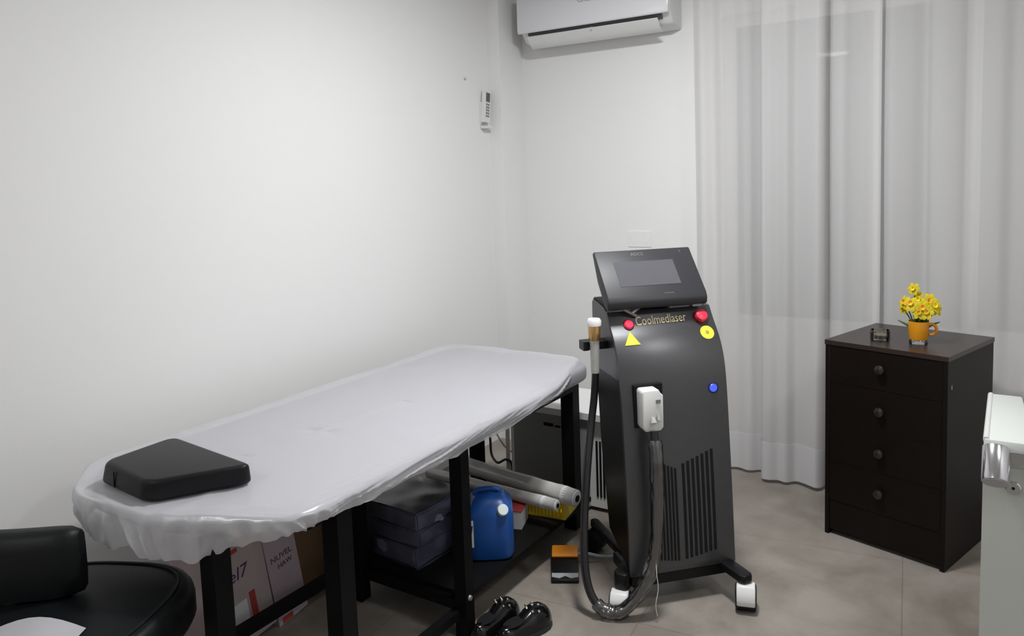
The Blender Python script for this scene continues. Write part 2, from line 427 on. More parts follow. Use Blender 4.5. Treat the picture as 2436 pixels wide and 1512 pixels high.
L = [(-1.345, 3.79), (-1.30, 3.765), (-1.255, 3.80), (-1.205, 3.785), (-1.15, 3.80), (-1.09, 3.785), (-1.045, 3.815), (-1.008, 3.825),
     (-1.012, 3.775), (-1.000, 3.722), (-.965, 3.712), (-.925, 3.728), (-.885, 3.722), (-.85, 3.752), (-.815, 3.742), (-.775, 3.722), (-.745, 3.712),
     (-.722, 3.740), (-.715, 3.80), (-.708, 3.815), (-.700, 3.785), (-.655, 3.765), (-.615, 3.785), (-.575, 3.792), (-.54, 3.775), (-.508, 3.765), (-.494, 3.772)]
curtain('sheer_curtain', 'white sheer curtain falling to the floor between the laser machine and the brown drawers', L, .018, ZC-.04, .205, 1.3)
Rr = [(-.53, 3.815), (-.50, 3.825), (-.46, 3.795), (-.42, 3.80), (-.375, 3.815), (-.325, 3.838), (-.295, 3.81), (-.25, 3.795), (-.20, 3.80), (-.15, 3.822),
      (-.11, 3.805), (-.05, 3.80), (0, 3.82), (.06, 3.80), (.12, 3.83), (.2, 3.80), (.28, 3.83), (.36, 3.80), (.45, 3.83), (.55, 3.80), (.65, 3.83), (.8, 3.80), (1.0, 3.825), (1.15, 3.81)]
curtain('sheer_curtain', 'white sheer curtain hanging behind the brown drawers at the right edge of the photo', Rr, .018, ZC-.04, .205, 5.1)

# ------------------------------------------------------------------ air conditioner
t = thing('air_conditioner', 'white wall mounted split air conditioner above the laser machine', 'air conditioner', (-1.88, YB, 2.24))
def P2(y, z): return (y-YB, z-2.24)
bm = new(); prism(bm, [P2(3.90, 2.244), P2(3.775, 2.262), P2(3.735, 2.315), P2(3.715, 2.325), P2(3.715, 2.515), P2(3.74, 2.53), P2(3.90, 2.53)], -.435, .435); bev(bm, .014, 3)
obj('body', bm, 'white_pl', t)
bm = new(); prism(bm, [P2(3.714, 2.307), P2(3.706, 2.304), P2(3.698, 2.31), P2(3.696, 2.34), P2(3.698, 2.50), P2(3.714, 2.525)], -.437, .437); bev(bm, .004, 2)
pan = obj('front_panel', bm, 'white_gloss', t)
text_obj('logo', 'GREE', .040, 'logo', t, frame_mat((-.015, 3.6955-YB, 2.434-2.24), (1, 0, 0), (0, 0, 1)))
bm = new(); box(bm, (-.0, 3.748-YB, 2.302-2.24), (.78, .028, .020), Matrix.Rotation(R(-42), 3, 'X')); obj('air_outlet', bm, 'dark_gap', t)
bm = new()
prism(bm, [P2(3.722, 2.288), P2(3.728, 2.292), P2(3.755, 2.262), P2(3.785, 2.238), P2(3.797, 2.236), P2(3.795, 2.230), P2(3.78, 2.231), P2(3.748, 2.254)], -.392, .372); bev(bm, .0015, 1)
obj('louver_flap', bm, 'white_pl', t)
bm = new(); box(bm, (-.02, 3.740-YB, 2.287-2.24), (.07, .012, .014)); box(bm, (0, 3.742-YB, 2.284-2.24), (.01, .03, .02)); bev(bm, .002, 1); obj('flap_hinge', bm, 'grey_pl', t)

# ------------------------------------------------------------------ remote control on the left wall
tl = R(7)
t = thing('remote_control', 'white remote control with dark display hanging on the left wall near the corner', 'remote', (-2.478, 3.60, 1.918))
rm = Matrix.Rotation(-tl, 4, 'X')
def rmb(name, c, s, m, b=.003):
    bm = new(); box(bm, c, s); bev(bm, b, 2); xform(bm, rm); return obj(name, bm, m, t)
rmb('shell', (0, 0, 0), (.024, .052, .175), 'white_pl', .008)
rmb('display', (.0125, 0, .052), (.002, .036, .05), 'lcd', .0005)
for i in range(5):
    for j in (-1, 1):
        rmb('button', (.0125, j*.009, .012-i*.016), (.003, .013, .010), 'key', .001)
o = thing('remote_holder', 'small white wall holder behind the remote control', 'holder', (-2.499, 3.60, 1.90))
bm = new(); box(bm, (.004, -.002, -.015), (.008, .062, .12)); box(bm, (.02, 0, -.094), (.036, .062, .014)); bev(bm, .003, 2); obj('bracket', bm, 'white_pl', o)
bm = new(); lathe(bm, [(.0, .012), (.005, .010), (.007, .004), (.003, .0)], axis=Matrix.Rotation(R(90), 3, 'Y'))
tag(obj('wall_tack', bm, 'tack', None, (XL, 3.438, 2.061)), 'tiny grey tack in the left wall up and left of the remote control', 'tack')

# wall socket behind the monitor
t = thing('wall_socket', 'white double wall socket on the back wall just above the machine monitor', 'socket', (-1.70, YB-.004, 1.165))
bx('plate', (0, .002, 0), (.135, .004, .085), 'socket_w', t, .0018)
for s in (-.033, .033):
    bm = new(); lathe(bm, [(.0, .0006), (.019, .0006), (.020, .0014), (.0215, .0)], (s, .0002, 0), 24, Matrix.Rotation(R(90), 3, 'X')); obj('outlet', bm, 'socket_w', t)

# ------------------------------------------------------------------ treatment bed
BT, MB = .72, .645
t = thing('treatment_bed', 'black framed treatment bed along the left wall under a white sheet', 'bed', (-1.9, 2.0, 0))
def W(p): return (p[0]+1.9, p[1]-2.0, p[2])
def bedbox(name, c, s, m='black', b=.004): return bx(name, W(c), s, m, t, b)
def outline_pts(front_x, back_x, y0, y1, cham=0.0):
    return [(back_x, y0+.12+cham*.2), (back_x+.16, y0), (-1.80+(-1.455-front_x)*-.5, y0), (front_x-.015, y0+.165), (front_x, y0+.23), (front_x-.03, y1-.06), (front_x-.11, y1), (back_x+.06, y1), (back_x, y1-.06)]
def rounded(poly, r, k=5):
    out = []
    n = len(poly)
    for i in range(n):
        p0, p1, p2 = Vector((*poly[i-1], 0)), Vector((*poly[i], 0)), Vector((*poly[(i+1) % n], 0))
        d0 = (p0-p1); d2 = (p2-p1)
        a = p1+d0.normalized()*min(r, d0.length*.45); b = p1+d2.normalized()*min(r, d2.length*.45)
        for j in range(k+1):
            s = j/k; out.append((a*(1-s)**2+p1*2*s*(1-s)+b*s*s))
    return [(v.x, v.y) for v in out]
mo = rounded(outline_pts(-1.485, -2.285, 1.085, 2.970), .06)
bm = new(); prism(bm, [(x+1.9, y-2.0) for x, y in mo], MB, BT-.008, 'z'); bev(bm, .020, 3, 60)
obj('mattress', bm, 'matt', t)
bm = new()
for x in (-1.56, -2.02): box(bm, W((x, 2.08, .630)), (.04, 1.50, .028))
for y in (1.36, 1.96, 2.80): box(bm, W((-1.78, y, .630)), (.46, .04, .026))
bev(bm, .003, 1); obj('frame', bm, 'black', t)
for x, y, wd in ((-1.685, 1.158, .056), (-1.535, 1.436, .060), (-1.51, 1.96, .048), (-1.575, 2.84, .060), (-1.985, 1.955, .052), (-2.0, 2.735, .052)):
    bedbox('leg', (x, y, MB/2), (wd, wd*.92, MB-.002))
bedbox('lower_rail', (-2.03, 1.54, .115), (.032, .83, .036))
bedbox('lower_rail', (-1.525, 1.68, .085), (.030, .53, .030))
bedbox('lower_rail', (-1.75, 1.96, .105), (.44, .03, .035))
bx('shelf', W((-1.80, 2.42, .130)), (.60, .90, .018), 'black', t, .002)
bm = new(); lathe(bm, [(0, .008), (.008, .006), (.010, 0)], W((-1.484, 1.955, .14)), 12, Matrix.Rotation(R(90), 3, 'Y')); obj('bolt', bm, 'steel_br', t)

# sheet: draped film with wrinkles
def sheet_mesh():
    # the far front corner is left uncovered
    poly = [(-2.312, 1.19), (-2.13, 1.045), (-1.79, 1.04), (-1.465, 1.22), (-1.447, 1.30), (-1.462, 2.55), (-1.60, 2.985), (-2.25, 2.990), (-2.312, 2.92)]
    rp = rounded(poly, .05, 5)
    # resample
    P = [Vector((x, y, 0)) for x, y in rp]; P.append(P[0])
    Ls = [0]
    for a, b in zip(P, P[1:]): Ls.append(Ls[-1]+(b-a).length)
    N = 760; out = []
    j = 0
    for i in range(N):
        s = Ls[-1]*i/N
        while Ls[j+1] < s: j += 1
        f = (s-Ls[j])/max(1e-9, Ls[j+1]-Ls[j]); out.append(P[j].lerp(P[j+1], f))
    def nrm(i):
        d = out[(i+3) % N]-out[i-3]; return Vector((d.y, -d.x, 0)).normalized()
    cx = -1.88
    bm = new(); rings = []
    # (inset fraction towards the spine, outward offset, z)
    prof = [(.97, 0, BT), (.8, 0, BT), (.6, 0, BT), (.42, 0, BT), (.30, 0, BT), (.25, 0, BT), (.215, 0, BT), (.185, 0, BT), (.155, 0, BT), (.13, 0, BT), (.105, 0, BT), (.082, 0, BT), (.06, 0, BT), (.04, 0, BT), (.022, 0, BT), (.011, 0, BT-.0005), (0, .000, BT-.002), (0, .004, BT-.008)]
    KEY = [(-1.79, 1.04, .112), (-1.70, 1.09, .118), (-1.65, 1.117, .100), (-1.60, 1.145, .078), (-1.54, 1.178, .066), (-1.46, 1.225, .050), (-1.45, 1.35, .046),
           (-1.452, 1.50, .048), (-1.455, 1.90, .062), (-1.46, 2.2, .064), (-1.462, 2.5, .056), (-1.60, 2.98, .055), (-2.0, 2.99, .08), (-2.31, 2.8, .09), (-2.31, 1.3, .10), (-2.13, 1.05, .115), (-2.0, 1.04, .128), (-1.9, 1.04, .106)]
    def hem_drop(p):
        ws = [(1/((p.x-a)**2+(p.y-b)**2+1e-4)**1.5, d) for a, b, d in KEY]
        return sum(w_*d for w_, d in ws)/sum(w_ for w_, d in ws)
    NS = 18
    for k in range(1, NS+1):
        f = k/NS
        prof.append((0, .008-.022*f**1.6, BT-.009-.108*f))
    for k, (ins, off, z) in enumerate(prof):
        ring = []
        for i, p in enumerate(out):
            n = nrm(i)
            sp = Vector((cx, min(max(p.y, 1.45), 2.6), 0))
            q = p.lerp(sp, ins)+n*off
            q.z = z
            near = max(0, min(1, (1.60-p.y)/.35)) * (1 if p.x > -2.25 else .6)
            corner = math.exp(-((p.x+1.66)**2+(p.y-1.12)**2)/.03)
            f = max(0, (BT-.009-z))/.108
            s = i/N*4.6
            dp = hem_drop(p)
            q.z += f*(.108-dp)
            if ins > .01:
                # creases on the top face
                cr = 1-abs(noise.noise(Vector((q.x*2.3+q.y*.9, q.y*1.7-q.x*.6, 3))))*14
                q.z += max(0, cr)*.0040*(1-ins*.6) + noise.noise(Vector((q.x*9, q.y*9, 1)))*.0012
                ew = max(0, 1-ins/.24)
                q.z += ew*((.2-abs(noise.noise(Vector((s*1.8, ins*14+s*3.0, 21)))))*.016+(.2-abs(noise.noise(Vector((s*4.5, ins*26+s*7, 22)))))*.010)*(.35 if p.x < -2.2 else 1)
            else:
                # folds fanning down from the edge at the near end, running lengthwise along the front
                sh = .10*noise.noise(Vector((s*4, 0, 11)))
                d1 = s+f*sh; d2 = s+f*sh*.6
                fan = (.20-abs(noise.noise(Vector((d1*15, f*.5, 1)))))*.046 + (.18-abs(noise.noise(Vector((d2*37, f*.8, 5)))))*.026
                fan = fan if near > .02 else fan
                lon = (.2-abs(noise.noise(Vector((s*1.6, f*1.8+s*3.0, 9)))))*.040+(.2-abs(noise.noise(Vector((s*3.6, f*4.0+s*8.0, 2)))))*.024
                wn = near if p.x > -2.2 else 1
                q += n*max(-.010, fan*wn+lon*(1-wn))*min(1, f*2.5)
                q.z += (noise.noise(Vector((s*5, 0, 4)))*.008+noise.noise(Vector((s*14, 0, 4)))*.003)*f
            ring.append(bm.verts.new(q-Vector((-1.9, 2.0, 0))))
        rings.append(ring)
    for a, b in zip(rings, rings[1:]):
        for i in range(N): bm.faces.new((a[i], a[(i+1) % N], b[(i+1) % N], b[i]))
    bmesh.ops.contextual_create(bm, geom=rings[0])
    bmesh.ops.triangulate(bm, faces=[f for f in bm.faces if len(f.verts) > 4])
    bmesh.ops.recalc_face_normals(bm, faces=bm.faces)
    return bm
o = obj('bed_sheet', sheet_mesh(), 'sheet', None, (-1.9, 2.0, 0), None, 180)
tag(o, 'crumpled white disposable sheet stretched over the treatment bed', 'sheet')

# head cushion on the bed
bot = [(-2.115, 1.105), (-1.845, 1.080), (-1.700, 1.312), (-2.125, 1.362)]
top = [(-2.092, 1.108), (-1.835, 1.082), (-1.690, 1.300), (-2.105, 1.338)]
t = thing('head_cushion', 'black wedge shaped vinyl cushion on the near end of the bed', 'cushion', (-1.93, 1.21, BT+.004))
bm = new()
vb = [bm.verts.new((x+1.93, y-1.21, .0)) for x, y in bot]; vt = [bm.verts.new((x+1.93, y-1.21, z)) for (x, y), z in zip(top, (.062, .060, .060, .062))]
bm.faces.new(vb[::-1]); bm.faces.new(vt)
for i in range(4): bm.faces.new((vb[i], vb[(i+1) % 4], vt[(i+1) % 4], vt[i]))
vert = [e for e in bm.edges if abs(e.verts[0].co.z-e.verts[1].co.z) > .03]
bmesh.ops.bevel(bm, geom=vert, offset=.035, segments=5, profile=.5, affect='EDGES')
bev(bm, .013, 3, 50)
obj('pad', bm, 'vinyl', t)
bm = new(); pth = [Vector((x+1.93, y-1.21, 0)) for x, y in bot]
a, b = pth[0], pth[1]; q = a.lerp(b, .38); n = Vector((b.y-a.y, -(b.x-a.x), 0)).normalized()
cyl(bm, q+n*.0005+Vector((0, 0, .008)), q+n*.0005+Vector((.004, 0, .052)), .0018, n=8); obj('seam', bm, 'slot', t)

# ------------------------------------------------------------------ chair at lower left
t = thing('office_chair', 'black vinyl swivel chair with a low backrest by the near end of the bed', 'chair', (-1.95, .92, 0))
def sup(rx, ry, n=48, e=2.9):
    return [(math.copysign(abs(math.cos(a))**(2/e), math.cos(a))*rx, math.copysign(abs(math.sin(a))**(2/e), math.sin(a))*ry) for a in [2*math.pi*i/n for i in range(n)]]
def loft(bm, rings):
    R_ = [[bm.verts.new(v) for v in r] for r in rings]
    for a, b in zip(R_, R_[1:]):
        for i in range(len(a)): bm.faces.new((a[i], a[(i+1) % len(a)], b[(i+1) % len(a)], b[i]))
    bm.faces.new(R_[0][::-1]); bm.faces.new(R_[-1]); bmesh.ops.recalc_face_normals(bm, faces=bm.faces)
rot = Matrix.Rotation(R(25), 3, 'Z')
rings = []
for sc_, z in ((.86, .385), (.97, .392), (1.0, .41), (1.0, .455), (.985, .475), (.95, .490), (.90, .496), (.87, .493), (.80, .497), (.5, .505), (.2, .507)):
    rings.append([rot @ Vector((x*sc_, y*sc_, z)) for x, y in sup(.268, .262)])
bm = new(); loft(bm, rings); obj('seat', bm, 'vinyl2', t, sharp=70)
bm = new(); pts = [rot @ Vector((x*.865, y*.865, .4955)) for x, y in sup(.268, .262)]; pts.append(pts[0].copy()); tube(bm, pts, .0035, 8); obj('piping', bm, 'vinyl2', t)
# backrest: curved pad
bm = new()
A, B = Vector((-2.40, .72, 0)), Vector((-1.965, .972, 0))
d = (B-A).normalized(); n = Vector((-d.y, d.x, 0))
rings = []
nn = 20
prof = [(0, .505), (-.03, .515), (-.036, .56), (-.036, .64), (-.028, .672), (-.008, .684), (.02, .684), (.038, .670), (.042, .64), (.042, .56), (.034, .515)]
for i in range(nn+1):
    s = i/nn; u = 2*s-1
    c = A.lerp(B, s)+n*(-.035*(1-u*u))
    e = (1-abs(u)**9)**.5 if abs(u) < 1 else .0
    e = max(e, .12)
    rings.append([c+n*(o_*(.4+.6*e))+Vector((0, 0, .59+(z_-.59)*(.86+.14*e)))-Vector((-1.95, .92, 0)) for o_, z_ in prof])
loft(bm, rings); obj('backrest', bm, 'vinyl2', t, sharp=60)
bm = new(); mid = A.lerp(B, .5)-Vector((-1.95, .92, 0)); tube(bm, spline([(mid.x-n.x*.0, mid.y+.02, .56), (mid.x*.9, mid.y*.9, .44), (mid.x*.6, mid.y*.6, .375), (0, 0, .375)], 6), .014, 10); obj('back_bracket', bm, 'black', t)
bm = new(); lathe(bm, [(.045, .075), (.045, .12), (.026, .13), (.026, .37), (.07, .384), (.07, .388)]); obj('gas_column', bm, 'black', t)
for i in range(5):
    a = 2*math.pi*i/5+.3
    bm = new(); tube(bm, [Vector((.03*math.cos(a), .03*math.sin(a), .095)), Vector((.20*math.cos(a), .20*math.sin(a), .062))], .016, 10); lg = obj('base_arm', bm, 'black', t)
    bm = new(); cyl(bm, (.205*math.cos(a)-.012*math.sin(a), .205*math.sin(a)+.012*math.cos(a), .025), (.205*math.cos(a)+.012*math.sin(a), .205*math.sin(a)-.012*math.cos(a), .025), .025); obj('caster', bm, 'black', lg)
# paper on the seat
bm = new(); rows = []
c0 = [Vector((-1.99, .775, 0)), Vector((-1.80, .885, 0)), Vector((-1.70, .74, 0)), Vector((-1.90, .63, 0))]
for j in range(9):
    v = j/8; row = []
    for i in range(9):
        u = i/8
        p = c0[0].lerp(c0[1], u).lerp(c0[3].lerp(c0[2], u), v)
        p.z = .509+.028*math.sin(math.pi*u)*(1-v*.6)+.004*v
        row.append(bm.verts.new(p-Vector((-1.85, .77, .5))))
    rows.append(row)
for a, b in zip(rows, rows[1:]):
    for i in range(8): bm.faces.new((a[i], a[i+1], b[i+1], b[i]))
ext = bmesh.ops.solidify(bm, geom=list(bm.faces), thickness=.0012)
tag(obj('paper_sheet', bm, 'paper', None, (-1.85, .77, .5)), 'curled white paper sheet lying on the black chair seat', 'paper')

# ------------------------------------------------------------------ cartons under the bed
def carton(name, label, y0, y1, x1, depth, h, lean, m, decals):
    t = thing(name, label, 'box', (x1, y0, 0.0))
    rm = Matrix.Rotation(R(lean), 4, 'X')
    Wd = y1-y0; zoff = max(0, 0)
    def part(nm, c, s, mm, b=.002):
        bm = new(); box(bm, c, s)
        if b: bev(bm, b, 1)
        xform(bm, rm); return obj(nm, bm, mm, t)
    part('carton_body', (-depth/2, Wd/2, h/2), (depth, Wd, h), m, .003)
    decals(part, Wd, h, t, rm)
    return t
def dec1(part, Wd, h, t, rm):
    part('printed_band', (.0006, Wd*.40, h*.90), (.0012, Wd*.70, h*.055), 'cyel', 0)
    part('printed_band', (.0006, Wd*.30, h*.80), (.0012, Wd*.5, h*.035), 'cred', 0)
    part('printed_panel', (.0006, Wd*.34, h*.24), (.0012, Wd*.42, h*.26), 'rollend', 0)
    part('printed_stripe', (.0006, Wd*.66, h*.27), (.0012, Wd*.11, h*.26), 'cred', 0)
    text_obj('lettering', 'nel7', .062, 'navy_ink', t, rm @ frame_mat((.0008, Wd*.40, h*.60), (0, 1, 0), (0, 0, 1)), shear=.2)
def dec2(part, Wd, h, t, rm):
    part('printed_panel', (.0006, Wd*.45, h*.80), (.0012, Wd*.5, h*.13), 'plum_ink' if False else 'carton', 0)
    text_obj('lettering', 'NUVEL', .030, 'plum_ink', t, rm @ frame_mat((.0008, Wd*.48, h*.58), (0, 1, 0), (0, 0, 1)), shear=.0)
    text_obj('lettering', 'HAW', .026, 'plum_ink', t, rm @ frame_mat((.0008, Wd*.55, h*.50), (0, 1, 0), (0, 0, 1)), shear=.0)
    part('printed_stripe', (.0006, Wd*.3, h*.03), (.0012, Wd*.35, h*.05), 'cred', 0)
carton('product_carton', 'pinkish printed carton with navy lettering and a red stripe under the bed', 1.455, 1.665, -2.10, .20, .42, 8, 'carton', dec1)
carton('product_carton', 'lilac printed carton with plum lettering beside the red striped carton', 1.675, 1.805, -2.10, .20, .42, 9, 'carton2', dec2)
t = thing('cardboard_box', 'plain brown cardboard box behind the printed cartons under the bed', 'box', (-2.34, 1.965, 0))
bx('box_body', (0, 0, .20), (.28, .26, .40), 'card', t, .004)
bx('tape', (.1405, 0, .25), (.0012, .05, .20), 'copper', t, 0) if False else None
bm = new(); box(bm, (0, -.065, .403), (.276, .126, .005)); box(bm, (0, .065, .403), (.276, .126, .005)); obj('flap', bm, 'card', t)

# ------------------------------------------------------------------ things on the lower shelf
SZ = .1395
# navy packed bundle
t = thing('folded_bundle', 'stack of folded navy fabric in clear plastic on the shelf under the bed', 'bundle', (-1.912, 2.15, SZ))
lay = [(.000, .075), (.075, .135), (.135, .205)]
for i, (z0, z1) in enumerate(lay):
    bm = new(); box(bm, (0, 0, (z0+z1)/2), (.33, .25-.006*i, z1-z0-.002)); bmesh.ops.subdivide_edges(bm, edges=bm.edges[:], cuts=9, use_grid_fill=True)
    for v in bm.verts:
        e = noise.noise(v.co*9+Vector((i*5, 0, 0)))*.011; v.co += Vector((e, e*.8, noise.noise(v.co*7+Vector((0, i*3, 2)))*.006))
        k = min(1, (abs(v.co.x)/.165)**6); v.co.z = v.co.z*(1-.0*k)
        if v.co.z < z0+.001 and i == 0: v.co.z = .001
    bmesh.ops.bevel(bm, geom=[e for e in bm.edges if e.calc_face_angle(0) > R(50)], offset=.010, segments=2, affect='EDGES', clamp_overlap=True)
    obj('fabric_fold', bm, 'navy', t, sharp=80)
bm = new(); box(bm, (0, 0, .107), (.344, .264, .212)); bmesh.ops.subdivide_edges(bm, edges=bm.edges[:], cuts=11, use_grid_fill=True)
for v in bm.verts:
    v.co += Vector((noise.noise(v.co*14), noise.noise(v.co*14+Vector((9, 0, 0))), noise.noise(v.co*12+Vector((0, 9, 0)))*.5))*.011
    v.co.z = max(v.co.z, .002)
obj('plastic_wrap', bm, 'wrap', t, sharp=25)
t.rotation_euler.z = R(-4)

# blue canister
t = thing('jerry_can', 'blue plastic jerry can with a white cap on the shelf under the bed', 'canister', (-1.612, 2.266, SZ), R(35))
bm = new()
rings = []
for sx, sy, z in ((.072, .076, 0), (.084, .090, .006), (.088, .094, .02), (.088, .094, .165), (.084, .088, .186), (.064, .060, .212), (.050, .045, .222), (.035, .03, .225)):
    rings.append([Vector((x, y, z)) for x, y in sup(sx, sy, 40, 4.5)])
loft(bm, rings); obj('can_body', bm, 'bluecan', t, sharp=50)
bm = new(); tube(bm, spline([(-.05, .0, .214), (-.045, .0, .232), (0, 0, .237), (.035, .0, .232), (.042, .0, .216)], 6), .010, 10); obj('handle', bm, 'bluecan', t)
ax = Vector((.25, -.80, .55)).normalized(); rm = ax.to_track_quat('Z', 'Y').to_matrix()
bm = new(); lathe(bm, [(.021, -.014), (.021, .006), (.019, .011), (.0, .012)], (.048, -.083, .188), 24, rm); obj('cap', bm, 'capw', t)
bm = new(); box(bm, (-.0885, -.005, .108), (.002, .135, .10)); lb = obj('paper_label', bm, 'capw', t)
bm = new(); box(bm, (-.070, -.0942, .108), (.022, .002, .10)); obj('paper_label', bm, 'capw', t)
bm = new(); box(bm, (-.068, -.0956, .112), (.005, .001, .055), Matrix.Rotation(R(10), 3, 'Y')); obj('printed_mark', bm, 'navy_ink', t)

# small white box with red top
t = thing('small_carton', 'small white carton with a red lid standing right of the blue jerry can', 'box', (-1.655, 2.50, SZ), R(18))
bx('carton_body', (0, 0, .035), (.085, .11, .07), 'white_pl', t, .002)
bx('lid', (0, 0, .0715), (.087, .112, .004), 'cred', t, .001)

# yellow slotted basket
t = thing('plastic_basket', 'yellow slotted plastic basket lying at the right end of the bed shelf', 'basket', (-1.605, 2.665, SZ), R(8))
bm = new()
n = 14
for i in range(n):
    x = -.10+.20*i/(n-1)
    box(bm, (x, -.062, .026), (.009, .006, .05), Matrix.Rotation(R(6), 3, 'X'))
    box(bm, (x, .062, .026), (.009, .006, .05))
for y in (-.066, .066): box(bm, (0, y, .058), (.225, .010, .022)); box(bm, (0, y*.93, .004), (.21, .008, .008))
for x in (-.107, .107): box(bm, (x, 0, .032), (.008, .13, .062))
box(bm, (0, 0, .0035), (.21, .125, .005)); bev(bm, .0012, 1); obj('basket_shell', bm, 'basket', t)

# rolls of plastic film lying across
def roll(label, p0, p1, r, endr):
    p0, p1 = Vector(p0), Vector(p1); c = (p0+p1)/2
    t = thing('film_roll', label, 'roll', c)
    d = (p1-p0)/2; bm = new()
    pts = [(-d).lerp(d, i/24) for i in range(25)]
    tube(bm, pts, r, 20, lambda s: r*(1+.03*math.sin(s*23)+.02*math.sin(s*51)))
    obj('wound_film', bm, 'rollw', t, sharp=60)
    bm = new(); u = d.normalized(); cyl(bm, d*.80, d+u*.004, r*1.06, endr, 24); bev(bm, .004, 2, 60); obj('end_wrap', bm, 'rollend', t)
    bm = new(); cyl(bm, d+u*.0045, d+u*.006, endr*.45, n=20); obj('core', bm, 'slot', t)
roll('thick whitish film roll lying across the shelf behind the jerry can, rear one of two', (-2.03, 2.66, .262), (-1.425, 2.60, .250), .035, .031)
roll('thin whitish film roll in front of the thicker film roll above the shelf', (-2.14, 2.56, .238), (-1.475, 2.53, .238), .024, .021)

# ------------------------------------------------------------------ small grey fridge-like appliance under the far end of the bed
t = thing('mini_fridge', 'small white appliance with dark grey front behind the far end of the bed', 'appliance', (-1.73, 3.16, 0))
bx('cabinet_body', (0, 0.03, .225), (.56, .32, .41), 'fridgew', t, .006)
bx('front_panel', (-.055, -.137, .222), (.40, .012, .405), 'fridge', t, .003)
bx('top_lid', (0, .02, .445), (.57, .36, .03), 'fridgew', t, .006)
bx('badge', (-.06, -.1440, .375), (.05, .003, .016), 'slot', t, 0)
bx('badge', (-.01, -.1440, .372), (.028, .003, .010), 'slot', t, 0)
bm = new()
for i in range(5): box(bm, (.182+i*.017, -.1315, .20), (.009, .004, .26))
obj('vent_slots', bm, 'slot', t)
for x in (-.24, .24):
    for y in (-.08, .14): bx('foot', (x, y, .010), (.03, .03, .02), 'black', t, .002)

# pipe and wires in the corner
bm = new(); cyl(bm, (-2.112, 3.15, 0), (-2.108, 3.15, .42), .011, n=16); tag(obj('upright_pipe', bm, 'pipe'), 'thin beige upright pipe on the floor beside the small grey appliance', 'pipe')
bm = new(); tube(bm, spline([(-2.30, 3.16, .52), (-2.24, 3.16, .32), (-2.222, 3.155, .20), (-2.206, 3.14, .121), (-2.156, 3.12, .092), (-2.112, 3.13, .113), (-2.085, 3.14, .09), (-2.085, 3.14, .007)], 8), .0065, 8)
tag(obj('black_cable', bm, 'wire'), 'black cable sagging in the back corner beside the small appliance', 'cable')
bm = new(); tube(bm, spline([(-2.29, 3.19, .50), (-2.22, 3.19, .26), (-2.195, 3.19, .20), (-2.145, 3.18, .155), (-2.10, 3.18, .13), (-2.075, 3.18, .08), (-2.065, 3.18, .006)], 8), .0045, 8)
tag(obj('grey_cable', bm, 'key'), 'thin grey cable above the black cable in the back corner', 'cable')

# ------------------------------------------------------------------ foot pedal
t = thing('foot_pedal', 'orange and black foot pedal on the floor left of the laser machine', 'pedal', (-1.428, 2.50, 0), R(29))
bm = new(); prism(bm, [(-.105, 0), (.085, 0), (.085, .030), (.02, .040), (-.08, .018), (-.105, .014)], -.052, .052); bev(bm, .004, 2); obj('base', bm, 'machine_black', t)
bm = new(); prism(bm, [(.018, .038), (.080, .034), (.088, .052), (.078, .062), (.022, .052), (.014, .046)], -.051, .051); bev(bm, .004, 2); obj('pedal_plate', bm, 'orange', t)
bm = new(); prism(bm, [(-.050, -.042), (.050, -.042), (.050, -.086), (.022, -.094), (0, -.080), (-.022, -.094), (-.050, -.086)], .021, .028, 'z'); xform(bm, Matrix.Rotation(R(6), 4, 'X')); obj('heel_pad', bm, 'pedal_grey', t)
bm = new(); tube(bm, spline([(.05, .05, .04), (.09, .05, .04), (.14, .06, .025), (.20, .10, .008), (.28, .24, .008)], 8), .006, 8); obj('cord', bm, 'wirew', t)

# ------------------------------------------------------------------ shoes
def shoe(label, x, y, rz):
    t = thing('patent_shoe', label, 'shoe', (x, y, 0), rz, 'black patent shoes beside the bed leg')
    rings = []
    stations = [(-.112, .018, .040), (-.10, .030, .052), (-.065, .035, .046), (-.02, .036, .046), (.02, .042, .064), (.05, .046, .070), (.078, .044, .064), (.10, .034, .048), (.113, .016, .028)]
    for yy, wd, h in stations:
        rings.append([Vector((math.cos(a)*wd, yy, max(.012, .016+h*max(0, math.sin(a))**.8))) for a in [2*math.pi*i/20 for i in range(20)]])
    bm = new(); loft(bm, rings); obj('upper', bm, 'patent', t, sharp=60)
    bm = new(); out = []
    for yy, wd, h in stations: out.append((wd*1.06, yy))
    pol = out+[(-a, b) for a, b in reversed(out)]
    prism(bm, pol, 0, .015, 'z'); obj('sole', bm, 'sole', t)
    # opening
    bm = new(); rings = [[Vector((math.cos(a)*.026*s, -.045+math.sin(a)*.048*s, .0625+.001*k)) for a in [2*math.pi*i/20 for i in range(20)]] for k, s in enumerate((.99, 1.0))]
    loft(bm, rings); obj('opening', bm, 'slot', t)
    for k in range(7):
        bm = new(); q = Vector((-.030+.010*k, .040+.022*math.sin(k*2.1), .086-abs(k-3)*.0040)); bmesh.ops.create_icosphere(bm, subdivisions=1, radius=.0055); xform(bm, Matrix.Translation(q)); obj('rhinestone', bm, 'crystal', t, sharp=10)
shoe('left black patent shoe with rhinestones, half behind the bed leg', -1.440, 2.035, R(-2))
shoe('right black patent shoe with rhinestones, nearer the laser machine', -1.340, 2.060, R(-12))

